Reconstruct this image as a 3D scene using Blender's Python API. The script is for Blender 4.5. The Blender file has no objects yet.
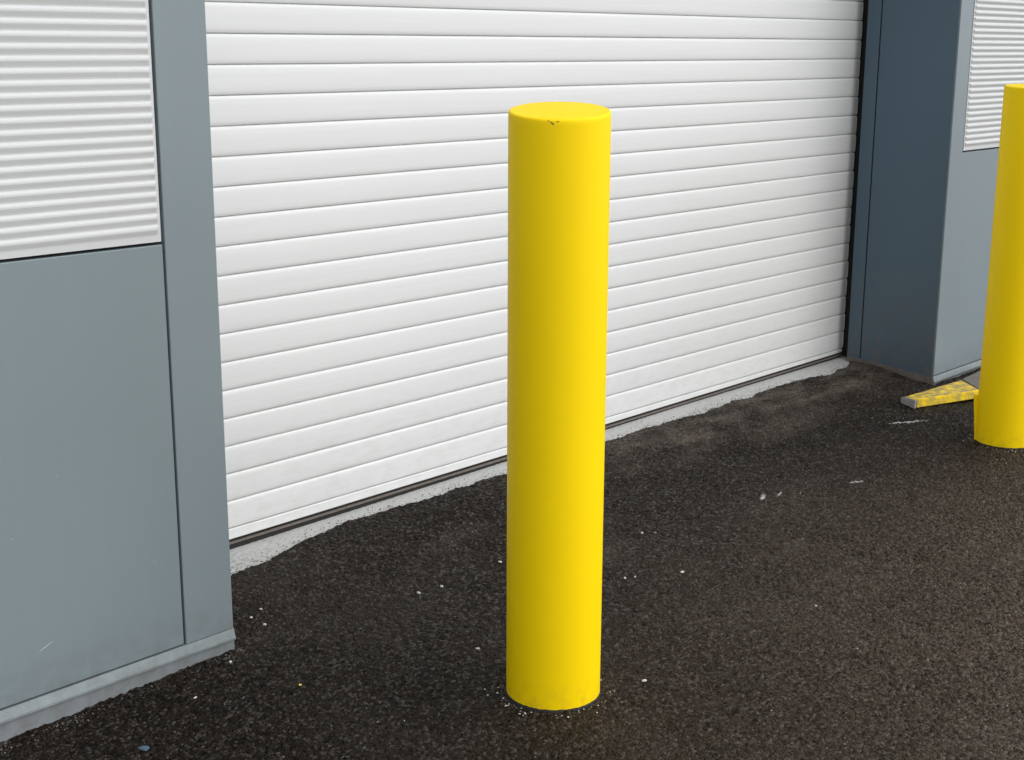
import bpy, bmesh, math, random
import numpy as np
from mathutils import Vector, Matrix

SC = bpy.context.scene
COL = SC.collection
random.seed(7); RNG = np.random.default_rng(7)

# ------------------------------------------------------------------ camera
CAM_H = 1.4
cam_d = bpy.data.cameras.new('camera'); cam = bpy.data.objects.new('camera', cam_d); COL.objects.link(cam)
cam_d.sensor_width = 36.0; cam_d.lens = 36.0 * 1404.4 / 1024.0
cam_d.clip_start = 0.05; cam_d.clip_end = 600
yaw, pitch, roll = 0.822315, 0.2343557, 0.003957
fw = Vector((math.sin(yaw)*math.cos(pitch), math.cos(yaw)*math.cos(pitch), -math.sin(pitch)))
r0 = Vector((math.cos(yaw), -math.sin(yaw), 0)); u0 = r0.cross(fw)
rt = r0*math.cos(roll) + u0*math.sin(roll); up = -r0*math.sin(roll) + u0*math.cos(roll)
M4 = Matrix((rt, up, -fw)).transposed().to_4x4(); M4.translation = (0, 0, CAM_H)
cam.matrix_world = M4
SC.camera = cam
SC.render.resolution_x = 1024; SC.render.resolution_y = 760

# ------------------------------------------------------------------ light
SUN_AZ, SUN_EL = math.radians(152), math.radians(48)
w = bpy.data.worlds.new('World'); SC.world = w; w.use_nodes = True
nt = w.node_tree; bg = nt.nodes['Background']
sky = nt.nodes.new('ShaderNodeTexSky'); sky.sky_type = 'NISHITA'; sky.sun_disc = False
sky.sun_elevation = SUN_EL; sky.sun_rotation = SUN_AZ
sky.air_density = 1.0; sky.dust_density = 1.2; sky.ozone_density = 1.0
hsv = nt.nodes.new('ShaderNodeHueSaturation'); hsv.inputs['Saturation'].default_value = 0.12
nt.links.new(sky.outputs[0], hsv.inputs['Color']); nt.links.new(hsv.outputs[0], bg.inputs[0])
bg.inputs[1].default_value = 0.15
sd = bpy.data.lights.new('sun', 'SUN'); sd.energy = .6; sd.angle = math.radians(80); sd.color = (1, .99, .965)
sun = bpy.data.objects.new('sun', sd); COL.objects.link(sun)
sdir = Vector((math.sin(SUN_AZ)*math.cos(SUN_EL), math.cos(SUN_AZ)*math.cos(SUN_EL), math.sin(SUN_EL)))
sun.rotation_euler = sdir.to_track_quat('Z', 'Y').to_euler()
sun.location = (2, -3, 8)
SC.view_settings.view_transform = 'Standard'; SC.view_settings.look = 'None'
SC.view_settings.gamma = 1; SC.view_settings.use_curve_mapping = False
SC.view_settings.exposure = 0.82

# ------------------------------------------------------------------ helpers
def tag(o, label=None, cat=None, group=None, kind=None):
    if label: o['label'] = label
    if cat: o['category'] = cat
    if group: o['group'] = group
    if kind: o['kind'] = kind
    return o
def mesh_obj(name, verts, faces, mat, parent=None, smooth=False, loc=None):
    me = bpy.data.meshes.new(name); me.from_pydata([tuple(v) for v in verts], [], faces); me.update()
    bm = bmesh.new(); bm.from_mesh(me); bmesh.ops.recalc_face_normals(bm, faces=bm.faces); bm.to_mesh(me); bm.free()
    return link(name, me, mat, parent, smooth, loc)
def link(name, me, mat, parent=None, smooth=False, loc=None):
    if mat: me.materials.append(mat)
    if smooth:
        me.shade_smooth()
    o = bpy.data.objects.new(name, me); COL.objects.link(o)
    if parent: o.parent = parent
    if loc is not None: o.location = loc
    return o
def bm_obj(name, bm, mat, parent=None, smooth=False, loc=None):
    bmesh.ops.recalc_face_normals(bm, faces=bm.faces)
    me = bpy.data.meshes.new(name); bm.to_mesh(me); bm.free()
    return link(name, me, mat, parent, smooth, loc)
def box(bm, x0, x1, y0, y1, z0, z1, bev=0.0, seg=2):
    r = bmesh.ops.create_cube(bm, size=1)
    vs = r['verts']
    for v in vs:
        v.co = Vector(((x0+x1)/2 + v.co.x*(x1-x0), (y0+y1)/2 + v.co.y*(y1-y0), (z0+z1)/2 + v.co.z*(z1-z0)))
    if bev > 0:
        es = list({e for v in vs for e in v.link_edges})
        bmesh.ops.bevel(bm, geom=es, offset=bev, segments=seg, affect='EDGES', profile=0.5)
def box_obj(name, b, mat, parent=None, bev=0.0015):
    bm = bmesh.new(); box(bm, *b, bev=bev); return bm_obj(name, bm, mat, parent)
def extrude_profile(name, prof, x0, x1, mat, parent=None, smooth=False, closed=True, rise=None):
    """prof: (y, z) polygon swept along X"""
    rise = rise or [0]*len(prof)
    n = len(prof); v = [(x0, y, z) for y, z in prof] + [(x1, y, z+r) for (y, z), r in zip(prof, rise)]
    f = [(i, (i+1) % n, n+(i+1) % n, n+i) for i in range(n if closed else n-1)]
    if closed: f += [tuple(range(n)), tuple(range(2*n-1, n-1, -1))]
    return mesh_obj(name, v, f, mat, parent, smooth)

class NT:
    def __init__(s, name):
        s.m = bpy.data.materials.new(name); s.m.use_nodes = True; s.t = s.m.node_tree
        s.b = s.t.nodes['Principled BSDF']
        s.co = s.t.nodes.new('ShaderNodeTexCoord').outputs['Object']
    def n(s, typ, **kw):
        x = s.t.nodes.new(typ)
        for k, v in kw.items():
            if k == 'ins':
                for kk, vv in v.items():
                    if isinstance(vv, bpy.types.NodeSocket): s.t.links.new(vv, x.inputs[kk])
                    else: x.inputs[kk].default_value = vv
            else: setattr(x, k, v)
        return x
    def map(s, scale=(1, 1, 1), loc=(0, 0, 0), co=None):
        return s.n('ShaderNodeMapping', ins={'Vector': co or s.co, 'Scale': scale, 'Location': loc}).outputs[0]
    def noise(s, scale, detail=4, rough=.55, vec=None, dist=0):
        return s.n('ShaderNodeTexNoise', ins={'Vector': vec or s.co, 'Scale': scale, 'Detail': detail, 'Roughness': rough, 'Distortion': dist}).outputs['Fac']
    def ramp(s, fac, pts, interp='LINEAR'):
        r = s.n('ShaderNodeValToRGB', ins={'Fac': fac}); cr = r.color_ramp; cr.interpolation = interp
        while len(cr.elements) < len(pts): cr.elements.new(.5)
        for e, (p, c) in zip(cr.elements, pts):
            e.position = p; e.color = (c, c, c, 1) if isinstance(c, (int, float)) else (*c, 1)
        return r.outputs[0]
    def mix(s, fac, a, b, mode='MIX'):
        x = s.n('ShaderNodeMix', data_type='RGBA', blend_type=mode)
        for i, v in ((0, fac), (6, a), (7, b)):
            if isinstance(v, bpy.types.NodeSocket): s.t.links.new(v, x.inputs[i])
            else: x.inputs[i].default_value = v if i == 0 else ((*v, 1) if len(v) == 3 else v)
        return x.outputs[2]
    def math(s, op, a, b=0.0, c=0.0):
        return s.n('ShaderNodeMath', operation=op, ins={0: a, 1: b, 2: c}).outputs[0]
    def bump(s, h, strength, dist, normal=None):
        d = {'Height': h, 'Strength': strength, 'Distance': dist}
        if normal: d['Normal'] = normal
        return s.n('ShaderNodeBump', ins=d).outputs[0]
    def set(s, **kw):
        for k, v in kw.items():
            k = k.replace('_', ' ')
            if isinstance(v, bpy.types.NodeSocket): s.t.links.new(v, s.b.inputs[k])
            else: s.b.inputs[k].default_value = (*v, 1) if isinstance(v, tuple) else v
        return s.m
    def ellipse(s, cx, cy, rx, ry, ang=0, plane='XY', soft=.5):
        """mask of a mark of its own shape on the surface, centre/radii in metres"""
        sep = s.n('ShaderNodeSeparateXYZ', ins={0: s.co}).outputs
        a, b = sep[plane_i(plane[0])], sep[plane_i(plane[1])]
        dx = s.math('SUBTRACT', a, cx); dy = s.math('SUBTRACT', b, cy)
        c, q = math.cos(ang), math.sin(ang)
        u = s.math('ADD', s.math('MULTIPLY', dx, c/rx), s.math('MULTIPLY', dy, q/rx))
        v = s.math('ADD', s.math('MULTIPLY', dx, -q/ry), s.math('MULTIPLY', dy, c/ry))
        d = s.math('SQRT', s.math('ADD', s.math('MULTIPLY', u, u), s.math('MULTIPLY', v, v)))
        return s.ramp(d, [(0, 1), (soft, 1), (1, 0)]) if soft < 1 else s.math('LESS_THAN', d, 1)
def plane_i(c): return 'XYZ'.index(c)

# ------------------------------------------------------------------ materials
def mat_panel(name, base, rough=.42, peel=1.0, scratch=False, dirt_h=.16, dirt_k=.55):
    m = NT(name)
    big = m.noise(1.3, 3, .5); streak = m.noise(6, 4, .6, m.map((6, 6, .35)))
    c = m.mix(m.ramp(big, [(.3, 0), (.7, 1)]), tuple(x*.96 for x in base), tuple(min(1, x*1.04) for x in base))
    c = m.mix(m.math('MULTIPLY', m.ramp(streak, [(.5, 0), (.8, 1)]), .10), c, tuple(x*1.25 for x in base))
    if scratch:
        k = m.ellipse(1.355, .155, .022, .0013, math.radians(22), 'XZ', .6)
        c = m.mix(m.math('MULTIPLY', k, .8), c, (.5, .52, .52))
        for sx, sz in ((1.50, .335), (1.30, .41), (1.63, .27), (1.41, .52)):
            c = m.mix(m.math('MULTIPLY', m.ellipse(sx, sz, .0022, .0015, 0, 'XZ', .6), .6), c, (.45, .47, .47))
    sep = m.n('ShaderNodeSeparateXYZ', ins={0: m.co}).outputs[2]
    dirt = m.math('MULTIPLY', m.ramp(sep, [(0.03, dirt_k), (dirt_h, 0)]), m.ramp(m.noise(25, 5, .65), [(.35, 0), (.75, 1)]))
    c = m.mix(dirt, c, (.12, .105, .09))
    fine = m.noise(420, 2, .5)
    r = m.math('ADD', m.math('MULTIPLY', m.noise(9, 4, .6), .12), rough-.06)
    return m.set(Base_Color=c, Roughness=r, Normal=m.bump(fine, .16*peel, .0006, m.bump(m.noise(2.2, 2), .15, .004)), Specular_IOR_Level=.4)
M_GREY = mat_panel('grey_powder_coat', (.200, .242, .262))
M_GREYP = mat_panel('grey_textured_panel', (.192, .235, .252), peel=2.6, scratch=True)
M_FLASH = mat_panel('light_grey_flashing', (.235, .275, .29), .35)
M_SKIRT = mat_panel('grey_skirting', (.20, .225, .24), .55, dirt_h=.07, dirt_k=.7)
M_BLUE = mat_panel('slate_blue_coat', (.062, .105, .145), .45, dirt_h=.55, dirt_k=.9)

def mat_white(name, base=(.715, .722, .718), rough=.38):
    m = NT(name)
    st = m.noise(5, 5, .6, m.map((.5, 1, 26)))
    c = m.mix(m.ramp(st, [(.35, 0), (.75, 1)]), base, tuple(x*.955 for x in base))
    sep = m.n('ShaderNodeSeparateXYZ', ins={0: m.co}).outputs[2]
    dirt = m.math('MULTIPLY', m.ramp(sep, [(0.02, .40), (.5, .0)]), m.ramp(m.noise(14, 6, .7, m.map((1, 1, 2.5))), [(.45, 0), (.8, 1)]))
    c = m.mix(dirt, c, (.42, .40, .37))
    sp = m.ramp(m.noise(160, 2, .5), [(.72, 0), (.76, 1)])
    c = m.mix(m.math('MULTIPLY', sp, .22), c, (.45, .43, .40))
    r = m.math('ADD', m.math('MULTIPLY', m.noise(12, 3), .14), rough-.07)
    return m.set(Base_Color=c, Roughness=r, Normal=m.bump(m.noise(3, 4, .6, m.map((.6, 1, 9))), .25, .0016, m.bump(m.noise(500, 2), .06, .0004)), Specular_IOR_Level=.4)
M_SLAT = mat_white('white_slat_paint')
M_RIB = mat_white('white_ribbed_sheet', (.57, .58, .58), .42)

def plain(name, base, rough=.6, metal=0.0, nscale=60, var=.25, bump=.2):
    m = NT(name); n = m.noise(nscale, 4, .6)
    c = m.mix(n, tuple(x*(1-var) for x in base), tuple(min(1, x*(1+var)) for x in base))
    return m.set(Base_Color=c, Roughness=rough, Metallic=metal, Normal=m.bump(n, bump, .001))
M_BLACK = plain('black_rubber', (.012, .011, .010), .8)
M_SEAL = plain('dusty_rubber', (.13, .11, .095), .75, nscale=90, var=.5)
M_ROOF = plain('roof_sheet', (.3, .32, .33), .5)
M_STEEL = plain('worn_steel', (.16, .145, .13), .55, .4, 35, .6)

def mat_yellow(name, worn=0.0, chip=None):
    m = NT(name)
    base = (.97, .68, .002)
    big = m.noise(3.0, 4, .6, m.map((1, 1, .4)))
    c = m.mix(m.ramp(big, [(.3, 0), (.75, 1)]), base, (.94, .65, .002))
    spk = m.ramp(m.noise(190, 3, .5), [(.735, 0), (.76, 1)])
    c = m.mix(m.math('MULTIPLY', spk, .45), c, (.42, .27, .02))
    sep = m.n('ShaderNodeSeparateXYZ', ins={0: m.co}).outputs[2]
    low = m.math('MULTIPLY', m.ramp(sep, [(0.0, .4), (.07, 0)]), m.ramp(m.noise(40, 5, .7), [(.45, 0), (.7, 1)]))
    if not worn: c = m.mix(low, c, (.30, .20, .03))
    if worn:
        wm = m.ramp(m.noise(30, 6, .75), [(.36, 0), (.58, 1)])
        c = m.mix(m.math('MULTIPLY', wm, worn), c, (.20, .175, .13))
    if chip:
        for cx, cz, rx, rz in chip:
            k = m.ellipse(cx, cz, rx, rz, .5, 'XZ', .7)
            # only on the side facing the yard
            y = m.n('ShaderNodeSeparateXYZ', ins={0: m.co}).outputs[1]
            k = m.math('MULTIPLY', k, m.math('LESS_THAN', y, 0.0))
            c = m.mix(m.math('MULTIPLY', k, .85), c, (.10, .085, .04))
    h = m.noise(70, 3, .55, m.map((1, 1, .35)))
    return m.set(Base_Color=c, Roughness=m.math('ADD', m.math('MULTIPLY', m.noise(15, 4), .16), .42),
                 Normal=m.bump(h, .12, .0012, m.bump(m.noise(7, 2), .2, .003)), Specular_IOR_Level=.12)

def mat_asphalt():
    m = NT('asphalt')
    v1 = m.n('ShaderNodeTexVoronoi', ins={'Vector': m.co, 'Scale': 135.0, 'Randomness': 1.0})
    v2 = m.n('ShaderNodeTexVoronoi', ins={'Vector': m.co, 'Scale': 260.0})
    n1 = m.noise(60, 5, .65); n2 = m.noise(14, 4, .6); n3 = m.noise(1.6, 5, .6)
    d1 = m.ramp(v1.outputs['Distance'], [(0, 1), (.75, 0)])
    d2 = m.ramp(v2.outputs['Distance'], [(0, 1), (.75, 0)])
    h = m.math('ADD', m.math('MULTIPLY', d1, .6), m.math('ADD', m.math('MULTIPLY', d2, .25), m.math('MULTIPLY', n1, .7)))
    # colour: dark bitumen, brown-grey stones, a few pale ones
    sv = m.n('ShaderNodeSeparateColor', ins={0: v1.outputs['Color']}).outputs
    c = m.mix(m.ramp(sv[0], [(.1, 0), (.9, 1)]), (.0060, .0042, .0030), (.038, .0262, .0175))
    c = m.mix(m.ramp(sv[1], [(.93, 0), (.97, .7)]), c, (.085, .08, .072))
    c = m.mix(m.ramp(d1, [(.0, .75), (.45, 0)]), c, (.008, .007, .006))
    c = m.mix(m.ramp(n3, [(.42, 0), (.68, .38)]), c, (.052, .043, .034))
    sheen = m.math('MULTIPLY', m.ellipse(3.7, .75, 2.3, 1.85, -.1, 'XY', .12), m.ramp(m.noise(2.2, 6, .65), [(.25, .55), (.7, 1)]))  # paler right foreground: sky sheen painted into the asphalt colour
    c = m.mix(m.math('MULTIPLY', sheen, .9), c, m.mix(sv[2], (.026, .0195, .0145), (.190, .146, .110)))
    # dusty worn patches near the threshold and along the wheel line
    sep = m.n('ShaderNodeSeparateXYZ', ins={0: m.co}).outputs
    wob = m.noise(5, 6, .7, m.map((1, 2.2, 1)))
    band = m.math('MULTIPLY', m.ramp(m.math('DIVIDE', sep[1], 4.0), [(.655, 0), (.70, 1), (.735, 1)]), m.ramp(m.math('DIVIDE', sep[0], 8.0), [(.37, 0), (.5, 1)]))
    dust = m.math('MULTIPLY', band, m.ramp(wob, [(.42, 0), (.66, 1)]))
    for cx, cy, rx, ry, a, s in ((4.35, 2.66, .33, .10, .1, .9), (4.75, 2.78, .30, .09, 0, .7), (3.10, 2.52, .12, .05, .2, .6), (3.33, 1.98, .09, .05, .3, .55),
                                 (2.92, 2.35, .16, .07, .2, .45), (3.6, 2.2, .35, .14, .3, .28), (2.67, 2.72, .20, .05, .1, .5), (3.9, 2.85, .4, .07, 0, .6)):
        dust = m.math('MAXIMUM', dust, m.math('MULTIPLY', m.math('MULTIPLY', m.ellipse(cx, cy, rx, ry, a, 'XY', .1), s), m.ramp(m.noise(26, 5, .7), [(.33, 0), (.66, 1)])))
    c = m.mix(m.math('MULTIPLY', dust, .72), c, (.15, .125, .10))
    # pale scrape marks
    for cx, cy, rx, ry, a in ((3.62, 2.285, .035, .010, .4), (3.68, 2.262, .03, .005, .3), (3.95, 2.146, .034, .008, -.5), (4.76, 2.36, .075, .010, -.55), (4.70, 2.40, .04, .006, -.5)):
        k = m.math('MULTIPLY', m.ellipse(cx, cy, rx, ry, a, 'XY', .35), m.ramp(m.noise(110, 4, .7), [(.36, 0), (.50, 1)]))
        c = m.mix(m.math('MULTIPLY', k, .95), c, (.60, .60, .59))
    r = m.ramp(m.noise(9, 3), [(.3, .38), (.7, .52)])
    nrm = m.bump(h, 1.0, .011, m.bump(n2, .5, .008))
    return m.set(Base_Color=c, Roughness=r, Normal=nrm, Specular_IOR_Level=m.ramp(sv[0], [(.80, .07), (.95, .5)]))
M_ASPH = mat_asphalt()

def mat_concrete():
    m = NT('concrete')
    n = m.noise(6, 5, .6); f = m.noise(90, 5, .7)
    c = m.mix(n, (.38, .385, .375), (.50, .505, .495))
    c = m.mix(m.math('MULTIPLY', m.ramp(f, [(.5, 0), (.72, 1)]), .5), c, (.25, .24, .22))
    sp = m.ramp(m.noise(210, 2, .5), [(.72, 0), (.76, 1)])
    c = m.mix(m.math('MULTIPLY', sp, .5), c, (.08, .07, .06))
    sep = m.n('ShaderNodeSeparateXYZ', ins={0: m.co}).outputs
    ed = m.math('MULTIPLY', m.ramp(m.math('DIVIDE', sep[1], 4.0), [(.728, 1), (.758, 0)]), m.ramp(m.noise(45, 6, .75), [(.5, 0), (.6, 1)]))
    c = m.mix(m.math('MULTIPLY', ed, .75), c, (.07, .06, .05))
    return m.set(Base_Color=c, Roughness=.85, Normal=m.bump(f, .5, .003))
M_CONC = mat_concrete()

# ------------------------------------------------------------------ ground
def sm(t): t = np.clip(t, 0, 1); return t*t*(3-2*t)
def zg(x, y):
    xc = np.clip(x, -8, 12)
    z = .012*(np.minimum(xc, 4.2)-2.2) + .004*np.maximum(xc-4.2, 0) + .005*(np.clip(y, -6, 6)-1.9) + .05*np.clip(y-2.6, 0, .6)
    z = z - .013*sm((2.15-xc)/.8) - .012*sm((xc-4.8)/.5)*sm((y-2.2)/.35)*(1-sm((y-2.62)/.3))
    return z
EDGE = np.array([(1.6, 2.90), (1.9, 2.905), (2.054, 2.919), (2.179, 2.929), (2.295, 2.958), (2.435, 2.992), (2.502, 3.003), (2.623, 2.989), (2.728, 2.993), (2.824, 2.985),
        (2.942, 2.995), (3.032, 2.987), (3.177, 2.976), (3.4, 2.985), (3.685, 2.973), (3.867, 2.969), (4.114, 2.958), (4.361, 2.959), (4.618, 2.968), (4.918, 2.966), (5.125, 2.939), (5.28, 2.945), (5.36, 2.985), (5.5, 3.03)])
def vnoise(x, y, s, seed):
    """smooth value noise"""
    g = np.random.default_rng(seed).random((512, 512))
    X, Y = x*s, y*s; xi, yi = np.floor(X).astype(int), np.floor(Y).astype(int); fx, fy = X-xi, Y-yi
    fx = fx*fx*(3-2*fx); fy = fy*fy*(3-2*fy)
    a = g[xi % 512, yi % 512]; b = g[(xi+1) % 512, yi % 512]; c = g[xi % 512, (yi+1) % 512]; d = g[(xi+1) % 512, (yi+1) % 512]
    return (a*(1-fx)+b*fx)*(1-fy) + (c*(1-fx)+d*fx)*fy
def worley(x, y, s, seed):
    """rounded aggregate stones: 1 at a stone's middle, 0 between stones"""
    g = np.random.default_rng(seed).random((3, 256, 256)); out = np.zeros_like(x, dtype=float)
    X, Y = x*s, y*s; xi, yi = np.floor(X).astype(int), np.floor(Y).astype(int); best = np.full(x.shape, 9.0); hh = np.ones(x.shape)
    for i in (-1, 0, 1):
        for j in (-1, 0, 1):
            a, b = (xi+i) % 256, (yi+j) % 256
            d = (X-(xi+i+g[0][a, b]))**2 + (Y-(yi+j+g[1][a, b]))**2
            k = d < best; best = np.where(k, d, best); hh = np.where(k, g[2][a, b], hh)
    return np.clip(1-best*1.6, 0, 1)*(.35+.65*hh)
def concrete_top(x, y):
    return zg(x, 3.0) + .012 + .10*(y-3.0)*.35 - .0024*np.clip(x-2.4, 0, 3)
def build_ground():
    def axis(f0, f1, step, lo, hi):
        a = list(np.arange(f0, f1, step)); s = step*3; x = a[0]
        while x > lo: x -= s; s *= 1.25; a.insert(0, x)
        s = step*3; x = a[-1]
        while x < hi: x += s; s *= 1.25; a.append(x)
        return np.array(a)
    xs = axis(.85, 6.2, .0038, -120, 120); ys = axis(1.15, 3.10, .0030, -120, 120)
    X, Y = np.meshgrid(xs, ys, indexing='ij')
    fine = ((X > .8) & (X < 6.4) & (Y > 1.0) & (Y < 3.2))
    Z = zg(X, Y)
    Z = Z + (vnoise(X, Y, 3, 1)-.5)*.008*fine + (vnoise(X, Y, 14, 2)-.5)*.003*fine + (vnoise(X, Y, 75, 3)-.5)*.003*fine + (worley(X, Y, 98, 4))*.0058*fine - .0032*fine
    e = np.interp(X, EDGE[:, 0], EDGE[:, 1]) + (vnoise(X, Y*0, 9, 5)-.5)*.022 + (vnoise(X, Y, 40, 6)-.5)*.014 + (vnoise(X, Y, 110, 7)-.5)*.008
    zc = concrete_top(X, Y)
    s = np.clip((Y-e)/.012, -1, 1)          # ragged lip of the asphalt over the concrete
    inside = (X > 1.75) & (X < 5.5)
    lip = zc + .007 - (s*.5+.5)*.016
    near = np.clip((Y-(e-.31))/.21, 0, 1); near = near*near*(3-2*near)
    Zl = Z*(1-near) + (zc+.007+(vnoise(X, Y, 75, 3)-.5)*.003+worley(X, Y, 98, 4)*.0050-.0026)*near
    Z = np.where(inside & (Y > e-.31), np.where(Y > e-.012, np.minimum(Zl, lip + (vnoise(X, Y, 120, 8)-.5)*.003), Zl), Z)
    Z = np.where((Y > 3.06), np.minimum(Z, zg(X, 3.0)-.02), Z)
    nx, ny = X.shape
    co = np.stack([X, Y, Z], -1).reshape(-1, 3).astype(np.float32)
    i = np.arange(nx*ny).reshape(nx, ny)
    q = np.stack([i[:-1, :-1], i[1:, :-1], i[1:, 1:], i[:-1, 1:]], -1).reshape(-1, 4).astype(np.int32)
    me = bpy.data.meshes.new('ground')
    me.vertices.add(len(co)); me.vertices.foreach_set('co', co.ravel())
    me.loops.add(q.size); me.loops.foreach_set('vertex_index', q.ravel())
    me.polygons.add(len(q)); me.polygons.foreach_set('loop_start', np.arange(0, q.size, 4, dtype=np.int32)); me.polygons.foreach_set('loop_total', np.full(len(q), 4, np.int32))
    me.update(calc_edges=True); me.validate()
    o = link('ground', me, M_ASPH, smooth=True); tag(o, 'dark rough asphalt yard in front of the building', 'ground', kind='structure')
build_ground()

def build_threshold():
    xs = np.linspace(1.70, 5.52, 380); ys = np.linspace(2.865, 3.20, 52)
    v = []; f = []
    for x in xs:
        for y in ys:
            v.append((x, y, float(concrete_top(np.array(x), y)) + random.uniform(-.0006, .0006)))
    ny = len(ys)
    for i in range(len(xs)-1):
        for j in range(ny-1):
            a = i*ny+j; f.append((a, a+ny, a+ny+1, a+1))
    # skirt sides
    n0 = len(v)
    ring = [i*ny for i in range(len(xs))] + [(len(xs)-1)*ny+j for j in range(1, ny)] + [i*ny+ny-1 for i in range(len(xs)-2, -1, -1)] + [j for j in range(ny-2, 0, -1)]
    for k in ring: v.append((v[k][0], v[k][1], -.15))
    for k in range(len(ring)):
        a, b = ring[k], ring[(k+1) % len(ring)]; f.append((a, b, n0+(k+1) % len(ring), n0+k))
    f.append(tuple(range(n0, n0+len(ring))))
    o = mesh_obj('concrete_threshold', v, f, M_CONC, smooth=False)
    tag(o, 'pale concrete threshold strip under the roller door', 'threshold', kind='structure')
build_threshold()

# ------------------------------------------------------------------ building
YF, YD = 2.604, 3.066
XL, XR = 1.832, 5.397         # door opening
TOP = 3.05; EAVE = 4.6
B = bpy.data.objects.new('industrial_building', None); COL.objects.link(B); B.location = (0, 0, 0)
tag(B, 'grey panel clad industrial building with a wide white roller door set back in its wall', 'building')

def wall_core():
    bm = bmesh.new()
    box(bm, -6, XL-.004, YF+.035, 12, -.1, EAVE-.004)
    box(bm, XR+.004, 13, YF+.035, 3.000, -.1, EAVE-.004)
    box(bm, XR+.13, 13, 3.001, 12, -.1, EAVE-.004)
    box(bm, XL-.004, XR+.13, YF+.035, 12, TOP+.06, EAVE-.004)
    box(bm, XL-.004, XR+.13, 3.35, 12, -.1, TOP+.004)
    return bm_obj('wall', bm, M_BLACK, B)
wall_core()

# ribbed sheet -------------------------------------------------------------
def ribbed(x0, x1, z0, z1, margin_l, margin_r):
    P = .0236; D = .0056
    prof = [(0, 0), (.06, .05), (.20, .36), (.42, .84), (.50, .97), (.56, 1.0), (.74, .93), (.80, .84), (.88, .18), (.93, .02)]   # fraction up the period, outwardness
    zs, ys = [z0, z0+.012], [0.0, 0.0]
    z = z0+.014
    while z + P < z1-.01:
        for t, d in prof: zs.append(z+t*P); ys.append(D*d)
        z += P
    zs += [z1-.004, z1]; ys += [0, 0]
    fm = [(x0, 0)]
    if margin_l: fm += [(x0+margin_l, 0), (x0+margin_l+.003, 1)]
    else: fm = [(x0, 1)]
    if margin_r: fm += [(x1-margin_r-.003, 1), (x1-margin_r, 0), (x1, 0)]
    else: fm += [(x1, 1)]
    n = len(zs); v = []; f = []
    for x, k in fm:
        for y, z in zip(ys, zs): v.append((x, YF-.001-y*k, z))
    for i in range(len(fm)-1):
        for j in range(n-1):
            a = i*n+j; f.append((a, a+n, a+n+1, a+1))
    # return edges
    m = len(v)
    ring = [(x0, z0), (x1, z0), (x1, z1), (x0, z1)]
    for x, z in ring: v.append((x, YF-.001, z))
    for x, z in ring: v.append((x, YF+.025, z))
    for k in range(4): f.append((m+k, m+(k+1) % 4, m+4+(k+1) % 4, m+4+k))
    me = bpy.data.meshes.new('ribbed_panel'); me.from_pydata(v, [], f); me.update()
    bm = bmesh.new(); bm.from_mesh(me); bmesh.ops.recalc_face_normals(bm, faces=bm.faces); bm.to_mesh(me); bm.free()
    me.shade_smooth(); me.set_sharp_from_angle(angle=math.radians(50))
    o = link('ribbed_panel', me, M_RIB, B); return o
tag(ribbed(-3.0, 1.691, .985, 4.2, 0, .007), 'white ribbed metal panel left of the roller door')
tag(ribbed(5.512, 9.5, .985, 4.2, .006, 0), 'white ribbed metal panel right of the roller door')

# lower flat panels
tag(box_obj('flat_panel', (-3.0, 1.6945, YF, YF+.03, .050, .978), M_GREYP, B, .0022), 'grey flat panel low on the wall left of the door')
bm = bmesh.new()        # right of the door: corner trim and lower panel read as one sheet
vs = [(XR, .058), (9.5, .058), (9.5, .978), (5.508, .978), (5.508, 4.2), (XR, 4.2)]
fr = [bm.verts.new((x, YF, z)) for x, z in vs]; bk = [bm.verts.new((x, YF+.03, z)) for x, z in vs]
bm.faces.new(fr); bm.faces.new(bk[::-1])
for k in range(6): bm.faces.new((fr[k], bk[k], bk[(k+1) % 6], fr[(k+1) % 6]))
bmesh.ops.recalc_face_normals(bm, faces=bm.faces)
bmesh.ops.bevel(bm, geom=[e for e in bm.edges], offset=.0016, segments=2, affect='EDGES')
bm_obj('flat_panel', bm, M_GREY, B)
# corner trim on the left, an angle round the arris
bm = bmesh.new(); box(bm, 1.700, XL, YF-.001, YF+.03, .047, 4.2, .0022, 3)
bm_obj('corner_trim', bm, M_GREY, B)
bm = bmesh.new(); box(bm, XL-.03, XL-.001, YF+.0325, 3.02, .047, TOP, .001)
bm_obj('reveal_panel', bm, M_GREY, B)
# fascia above
box_obj('fascia_panel', (-3.0, 9.5, YF-.002, YF+.03, 4.205, EAVE), M_GREY, B, .002)
box_obj('lintel_panel', (XL+.003, XR-.003, YF, YF+.03, TOP+.05, 4.2), M_GREY, B, .002)
box_obj('soffit_panel', (XL+.003, XR-.003, YF+.0, 3.03, TOP+.02, TOP+.045), M_GREY, B, .002)
box_obj('roof', (-6.2, 13.2, YF-.15, 12.2, EAVE+.002, EAVE+.12), M_ROOF, B, .004)

# skirting: sloping flashing with a lip over a vertical kick plate
def skirting(x0, x1, dz):
    P1 = [(YF+.03, .0465+dz), (YF-.001, .0465+dz), (YF-.006, .0265+dz), (YF-.0085, .026+dz), (YF-.0085, .0215+dz), (YF-.006, .0215+dz), (YF-.004, .024+dz), (YF+.03, .030+dz)]
    a = extrude_profile('flashing', P1, x0, x1, M_FLASH, B)
    b = extrude_profile('skirting', [(YF-.003, .0235+dz), (YF-.003, -.12), (YF+.03, -.12), (YF+.03, .0235+dz)], x0, x1-.002, M_SKIRT, B)
skirting(-3.0, XL+.001, 0.0)
skirting(XR-.003, 9.5, .008)

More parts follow.
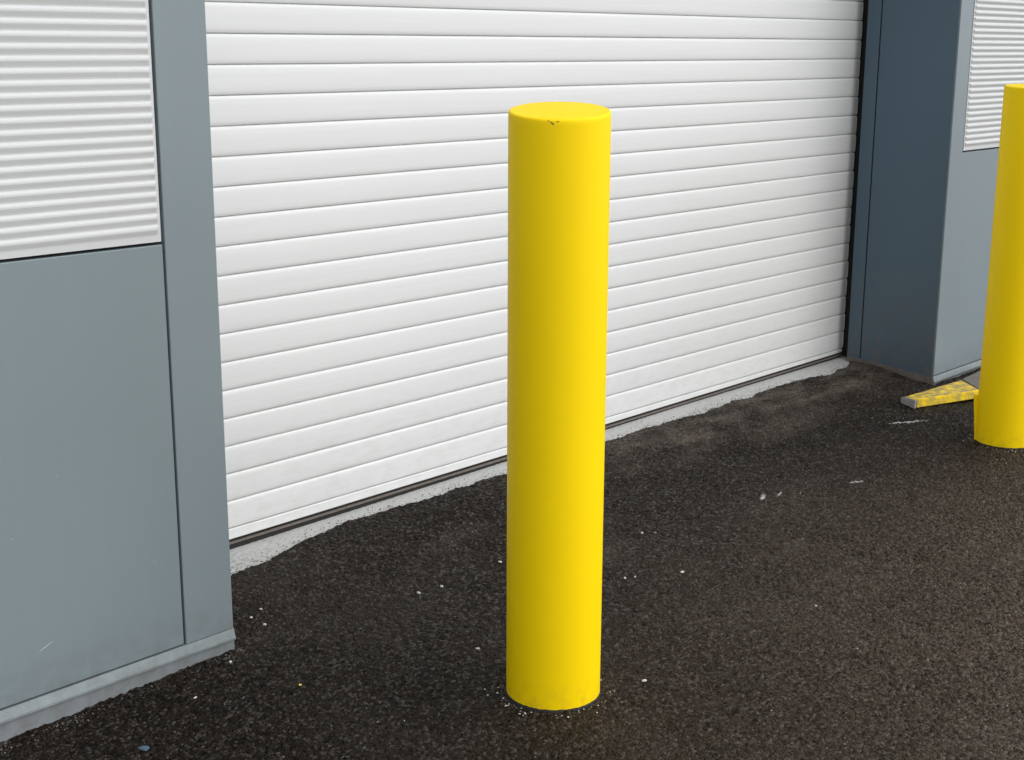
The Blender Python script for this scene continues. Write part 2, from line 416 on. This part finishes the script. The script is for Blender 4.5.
# reveal on the right: wide slate blue panel, black joint, guide strip
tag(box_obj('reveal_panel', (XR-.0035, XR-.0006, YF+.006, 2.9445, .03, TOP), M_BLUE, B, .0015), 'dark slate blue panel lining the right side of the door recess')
extr = bmesh.new(); box(extr, XR-.006, XR+.0, YF+.04, 3.02, .02, .068, .001)
# slim dusty strip at the foot of the reveal, follows the rising ground
bm = bmesh.new()
pts = [(YF+.004, .0500), (3.01, .0835)]
vv = []
for y, z in pts:
    for x in (XR-.006, XR+.004):
        for zz in (z-.06, z): vv.append(bm.verts.new((x, y, zz)))
for q in ((0, 1, 3, 2), (4, 6, 7, 5), (0, 4, 5, 1), (2, 3, 7, 6), (1, 5, 7, 3), (0, 2, 6, 4)): bm.faces.new([vv[k] for k in q])
bm_obj('foot_strip', bm, M_STEEL, B); extr.free()

# roller door ---------------------------------------------------------------
PITCH = .078; SEAM0 = 1.5034
def build_door():
    prof = [(0, -.008), (.0009, -.008), (.0012, -.0030), (.0026, -.0008), (.0050, .0006), (.012, .0013), (.026, .0017), (.040, .0017), (.054, .0015), (.066, .0010), (.0740, .0002), (.0762, -.0010), (.0769, -.0040), (.0771, -.008)]
    ztop = SEAM0 + 20*PITCH
    v = []; f = []
    def sweep(pf, xa, xb, zt):
        # three stations: body, then a slim end cap standing a hair proud
        st = [(xa, 0), (xb-.0045, 0), (xb-.004, .0012), (xb, .0012)]
        base = len(v); n = len(pf)
        for x, o in st:
            for d, y in pf: v.append((x, YD-y-o, zt-d))
        for i in range(len(st)-1):
            for j in range(n-1):
                a = base+i*n+j; f.append((a, a+1, a+n+1, a+n))
        # end face
        m = len(v)
        for d, y in pf: v.append((xb, YD+.018, zt-d))
        e = base+(len(st)-1)*n
        for j in range(n-1): f.append((e+j, e+j+1, m+j+1, m+j))
    z = ztop; k = 0
    rr = random.Random(3)
    while z > .10:
        dy = rr.uniform(-.0004, .0004)
        pf = [(d, y+dy) for d, y in prof]
        sweep(pf, XL+.03, 5.450+rr.uniform(-.0025, .0025), z)
        v_a = len(v)
        z -= PITCH; k += 1
    zb = z        # top of the bottom bar
    # backing behind the grooves
    m = len(v); v += [(XL+.03, YD+.0085, ztop), (5.444, YD+.0085, ztop), (5.444, YD+.0085, zb), (XL+.03, YD+.0085, zb)]
    f.append((m, m+1, m+2, m+3))
    me = bpy.data.meshes.new('roller_door'); me.from_pydata(v, [], f); me.update()
    me.shade_smooth(); me.set_sharp_from_angle(angle=math.radians(38))
    d = link('roller_door', me, M_SLAT, B); tag(d, 'wide white roller door of flat horizontal slats')
    extrude_profile('bottom_bar', [(YD-.001, zb-.001), (YD-.0035, zb-.003), (YD-.0035, zb-.030), (YD-.001, zb-.0325), (YD+.016, zb-.0325), (YD+.016, zb-.001)], XL+.03, 5.440, M_SLAT, d, rise=[0, 0, .0165, .0165, .0165, 0])
    extrude_profile('seal', [(YD+.004, zb-.0325), (YD+.004, zb-.041), (YD+.012, zb-.041), (YD+.012, zb-.0325)], XL+.03, 5.438, M_BLACK, d, rise=[.0165]*4)
    extrude_profile('seal_lip', [(YD-.004, zb-.0400), (YD-.006, zb-.0410), (YD-.006, zb-.0450), (YD-.004, zb-.0455), (YD+.018, zb-.0455), (YD+.018, zb-.0412)], XL+.03, 5.436, M_SEAL, d, rise=[.0165]*6)
    extrude_profile('floor_seal', [(YD-.001, zb-.0455), (YD-.001, -.05), (YD+.02, -.05), (YD+.02, zb-.0455)], XL+.03, 5.436, M_BLACK, d, rise=[.0165, 0, 0, .0165])
    # guide channels: slate blue outer strip, black inside
    for s, xa in ((1, XR), (-1, XL)):
        bm = bmesh.new()
        if s > 0:
            box(bm, XR-.0035, XR+.009, 2.950, 3.010, .065, TOP, .001)
            box(bm, XR+.009, XR+.16, 3.003, 3.010, .065, TOP, .0008)
            bm_obj('guide_rail', bm, M_BLUE, d)
        else:
            box(bm, XL-.001, XL+.065, 3.022, 3.034, .05, TOP, .001)
            bm_obj('guide_rail', bm, M_GREY, d)
    bm = bmesh.new(); box(bm, XR+.062, XR+.12, 3.0225, 3.30, .04, TOP); box(bm, XR+.02, XR+.062, 3.10, 3.13, .06, TOP)
    bm_obj('brush_strip', bm, M_BLACK, d)
build_door()

# ------------------------------------------------------------------ bollards
def bollard(name, x, y, ztop, tilt, tdir, label, mat, grp):
    g = float(zg(np.array(x), y))
    root = bpy.data.objects.new(name, None); COL.objects.link(root); root.location = (x, y, g)
    tag(root, label, 'bollard', grp)
    R = .1042; N = 128; H = ztop-g
    bm = bmesh.new(); rings = []
    def zt(px, py): return H + tilt*(px*tdir[0]+py*tdir[1])
    specs = [(R, -.08, 0), (R, .0, 0), (R, .3, 0), (R, .6, 0), (R, .9, 0), (R, -.012, 1), (R-.0004, -.0045, 1), (R-.0014, -.0016, 1), (R-.0040, -.0002, 1)]
    for r, z, fromtop in specs:
        ring = []
        for k in range(N):
            a = 2*math.pi*k/N; px, py = r*math.cos(a), r*math.sin(a)
            wob = .0006*math.sin(3*a+z*4)
            ring.append(bm.verts.new((px*(1+wob), py*(1+wob), (zt(px, py)+z) if fromtop else z)))
        rings.append(ring)
    for a, b in zip(rings, rings[1:]):
        for k in range(N): bm.faces.new((a[k], a[(k+1) % N], b[(k+1) % N], b[k]))
    post = bm_obj('post', bm, mat, root, smooth=True)
    bm = bmesh.new(); prev = None
    for r, dz in ((R-.0041, -.0003), (R-.012, .0000), (.07, .0012), (.035, .002), (0, .0024)):
        if r == 0:
            c = bm.verts.new((0, 0, zt(0, 0)+dz))
            for k in range(N): bm.faces.new((prev[k], prev[(k+1) % N], c))
        else:
            ring = []
            for k in range(N):
                a = 2*math.pi*k/N; px, py = r*math.cos(a), r*math.sin(a)
                ring.append(bm.verts.new((px, py, zt(px, py)+dz+random.uniform(-.0002, .0002))))
            if prev:
                for k in range(N): bm.faces.new((prev[k], prev[(k+1) % N], ring[(k+1) % N], ring[k]))
            prev = ring
    bm_obj('cap', bm, mat, root, smooth=True)
    # dark joint where the asphalt meets the steel
    bm = bmesh.new(); prev = None
    for r, z in ((R-.002, -.02), (R-.002, .0045), (R+.002, .002), (R+.0045, -.004)):
        ring = [bm.verts.new((r*math.cos(2*math.pi*k/N)*(1+random.uniform(0, .01)), r*math.sin(2*math.pi*k/N)*(1+random.uniform(0, .01)), z+random.uniform(-.0008, .0008))) for k in range(N)]
        if prev:
            for k in range(N): bm.faces.new((prev[k], prev[(k+1) % N], ring[(k+1) % N], ring[k]))
        prev = ring
    bm_obj('base_joint', bm, M_BLACK, root)
    return root
toc = Vector((-2.18, -1.896)).normalized()      # the pour of the first cap falls towards the yard
M_Y1 = mat_yellow('yellow_paint', chip=[(-.087, 1.251, .0016, .0042), (-.0805, 1.2545, .0030, .0012), (-.0905, 1.2555, .0016, .0011)])
M_Y2 = mat_yellow('yellow_paint_plain')
b1 = bollard('bollard', 2.180, 1.896, 1.272, -.13, toc, 'tall yellow steel bollard standing alone before the middle of the white roller door', M_Y1, 'yellow bollards in front of the building')
b2 = bollard('bollard', 4.75, 2.00, 1.272, -.05, toc, 'yellow steel bollard by the right corner of the building, beside the low yellow bar', M_Y2, 'yellow bollards in front of the building')
# shallow fin welded low on the far side of the second bollard
fx, fy = -.681, .732
bm = bmesh.new()
tx, ty = .713, .70
P = [(.095, -.03), (.1060, -.03), (.1060, .02), (.119, .155), (.119, .165), (.095, .165)]
va = []; vb = []
for r, z in P:
    va.append(bm.verts.new((fx*r+tx*.012, fy*r+ty*.012, z))); vb.append(bm.verts.new((fx*r+tx*.020, fy*r+ty*.020, z)))
bm.faces.new(va); bm.faces.new(vb[::-1])
for k in range(len(P)): bm.faces.new((va[k], vb[k], vb[(k+1) % len(P)], va[(k+1) % len(P)]))
bm_obj('bracket', bm, M_Y2, b2)

# low yellow bar on the ground behind the second bollard
def guard_bar():
    g = lambda x, y: float(zg(np.array(x), y))
    root = bpy.data.objects.new('floor_bar', None); COL.objects.link(root); root.location = (5.2, 2.43, g(5.2, 2.43))
    tag(root, 'low worn yellow steel bar lying on the asphalt behind the right bollard', 'steel bar')
    def prism(name, quad, z0, z1, mat, bev=.003):
        bm = bmesh.new(); lo = []; hi = []
        for i, (x, y) in enumerate(quad):
            zz = z1[i] if isinstance(z1, (list, tuple)) else z1
            b = g(x, y)-root.location.z
            lo.append(bm.verts.new((x-5.2, y-2.43, b+z0))); hi.append(bm.verts.new((x-5.2, y-2.43, b+zz)))
        bm.faces.new(lo); bm.faces.new(hi)
        for k in range(len(quad)): bm.faces.new((lo[k], lo[(k+1) % len(quad)], hi[(k+1) % len(quad)], hi[k]))
        bmesh.ops.recalc_face_normals(bm, faces=bm.faces)
        bmesh.ops.bevel(bm, geom=list(bm.edges), offset=bev, segments=2, affect='EDGES')
        return bm_obj(name, bm, mat, root)
    MW = mat_yellow('worn_yellow_paint', .95); MF = mat_yellow('scuffed_yellow_paint', .6)
    prism('channel', [(4.945, 2.446), (5.55, 2.235), (5.56, 2.25), (4.953, 2.460)], .004, .036, MF)
    prism('top_plate', [(4.954, 2.4605), (5.285, 2.348), (5.44, 2.500), (5.005, 2.532)], .006, [.033, .034, .030, .024], MW, .002)
    prism('end_cap', [(4.930, 2.449), (4.942, 2.445), (4.997, 2.531), (4.985, 2.536)], .002, [.038, .038, .026, .026], plain('bare_steel', (.34, .335, .33), .5, .2, 60, .5))
    prism('end_plate', [(5.446, 2.50), (5.292, 2.350), (5.86, 2.16), (5.86, 2.51)], .004, [.033, .032, .036, .045], M_STEEL)
guard_bar()

# ------------------------------------------------------------------ loose stones
def pebble_bm(bm, loc, size, flat=.5, seed=0):
    r = random.Random(seed)
    g = bmesh.ops.create_icosphere(bm, subdivisions=1, radius=1)
    ang = r.uniform(0, math.pi); c, s = math.cos(ang), math.sin(ang)
    ax = r.uniform(.7, 1.35); ay = r.uniform(.6, 1.0)
    for v in g['verts']:
        k = 1 + r.uniform(-.28, .28)
        x, y, z = v.co.x*k*ax, v.co.y*k*ay, v.co.z*k*flat
        v.co = Vector((loc[0]+(x*c-y*s)*size, loc[1]+(x*s+y*c)*size, loc[2]+z*size))
def M_stone(name, c): return plain(name, c, .7, 0, 200, .2, .3)
M_CHIP = M_stone('pale_stone', (.50, .49, .46)); M_GRIT = M_stone('grey_grit', (.13, .12, .105)); M_DARKG = M_stone('dark_grit', (.03, .026, .022))
M_CAP = M_stone('blue_grey_stone', (.06, .10, .14)); M_YCH = M_stone('yellow_flake', (.72, .55, .12))
def surf(x, y):
    z = float(zg(np.array(x), y))
    if 1.75 < x < 5.5 and y > 2.6:
        k = float(sm((y-(float(np.interp(x, EDGE[:, 0], EDGE[:, 1]))-.31))/.21)); z = z*(1-k)+(float(concrete_top(np.array(x), y))+.007)*k
    return z
chips = [((1.986, 2.702), .0060, 'white stone chip right of the left wall corner, farthest back of the three there'),
 ((1.943, 2.685), .0055, 'pale chip off the left wall corner, leftmost of the three there'),
 ((1.952, 2.642), .0065, 'white chip off the left wall corner, nearest the camera of the three there'),
 ((1.779, 2.546), .0070, 'pale stone chip lying right at the foot of the left wall corner'),
 ((1.623, 2.461), .0050, 'tiny white chip on the asphalt below the left wall skirting'),
 ((2.353, 2.514), .0075, 'flat pale chip left of the front bollard, left one of a close pair'),
 ((2.424, 2.501), .0070, 'white chip left of the front bollard, right one of a close pair'),
 ((2.655, 2.509), .0060, 'pale chip on the asphalt just left of the front bollard shaft'),
 ((3.103, 2.362), .0070, 'white chip right of the front bollard, larger left one of two in line'),
 ((3.129, 2.334), .0050, 'smaller chip right of the front bollard, right one of two in line'),
 ((2.937, 2.097), .0065, 'single white chip on open asphalt well right of the front bollard'),
 ((2.799, 2.184), .0050, 'small chip right of the front bollard, one of two, nearer its shaft'),
 ((2.823, 2.168), .0050, 'small chip right of the front bollard, one of two, farther from its shaft'),
 ((2.350, 1.771), .0070, 'bright white chip on the asphalt right of the foot of the front bollard'),
 ((2.214, 2.164), .0060, 'white chip in the shade left of the foot of the front bollard'),
 ((2.983, 1.710), .0045, 'faint pale chip on open asphalt in the right foreground')]
for i, ((x, y), s, lab) in enumerate(chips):
    bm = bmesh.new(); pebble_bm(bm, (0, 0, 0), s*.85, .55, i+10)
    o = bm_obj('stone_chip', bm, M_CHIP, loc=(x, y, surf(x, y)+.0035)); tag(o, lab, 'stone chip', 'pale stone chips on the asphalt')
bm = bmesh.new(); pebble_bm(bm, (0, 0, 0), .013, .4, 77)
for v in bm.verts: v.co.x *= 1.0
tag(bm_obj('pebble', bm, M_CAP, loc=(1.422, 2.352, surf(1.422, 2.352)+.004)), 'smooth blue grey pebble on the asphalt below the left wall panel', 'pebble')
bm = bmesh.new(); pebble_bm(bm, (0, 0, 0), .0055, .3, 78)
tag(bm_obj('paint_flake', bm, M_YCH, loc=(1.815, 2.333, surf(1.815, 2.333)+.003)), 'tiny yellow paint flake on the asphalt between the left wall and the front bollard', 'paint flake')

def grit(name, mat, pts, label):
    bm = bmesh.new()
    for i, (x, y, s) in enumerate(pts): pebble_bm(bm, (x, y, surf(x, y)+s*.3), s, .6, i)
    tag(bm_obj(name, bm, mat), label, 'grit', kind='stuff')
P1 = []; P2 = []
for bx, by in ((2.18, 1.896), (4.75, 2.0)):
    for _ in range(90):
        a = random.uniform(0, 2*math.pi); r = .112+abs(random.gauss(0, .016)); (P1 if random.random() < .5 else P2).append((bx+r*math.cos(a), by+r*math.sin(a), random.uniform(.0010, .0030)))
for _ in range(260):
    x = random.uniform(1.2, 1.84); P2.append((x, 2.590-abs(random.gauss(0, .02)), random.uniform(.001, .003)))
for _ in range(420):
    x = random.uniform(1.9, 5.3); e = float(np.interp(x, EDGE[:, 0], EDGE[:, 1])); P2.append((x, e+random.gauss(.0, .02), random.uniform(.001, .003)))
for _ in range(500):
    P2.append((random.uniform(1, 6), random.uniform(1.1, 2.95), random.uniform(.0012, .0026)))
for _ in range(90):
    P1.append((random.uniform(1, 6), random.uniform(1.1, 2.95), random.uniform(.001, .0022)))
P3 = []
for _ in range(220):
    x = random.uniform(1.95, 5.35); e = float(np.interp(x, EDGE[:, 0], EDGE[:, 1])); y = e+abs(random.gauss(0, .016)); P3.append((x, y, random.uniform(.0008, .0024)))
P1 = [p for p in P1 if p[1] < 2.585 or 1.84 < p[0] < 5.38]; P2 = [p for p in P2 if p[1] < 2.59 or 1.84 < p[0] < 5.38]
grit('pale_grit', M_CHIP, P1, 'pale crumbs of grit scattered on the asphalt and round the bollard feet')
grit('grey_grit', M_GRIT, P2, 'grey brown grit scattered over the asphalt and along its edges')
bm = bmesh.new()
for i, (x, y, s) in enumerate(P3): pebble_bm(bm, (x, y, float(concrete_top(np.array(x), y))+s*.3), s, .6, i)
tag(bm_obj('dark_grit', bm, M_DARKG), 'dark asphalt crumbs on the concrete strip under the roller door', 'grit', kind='stuff')
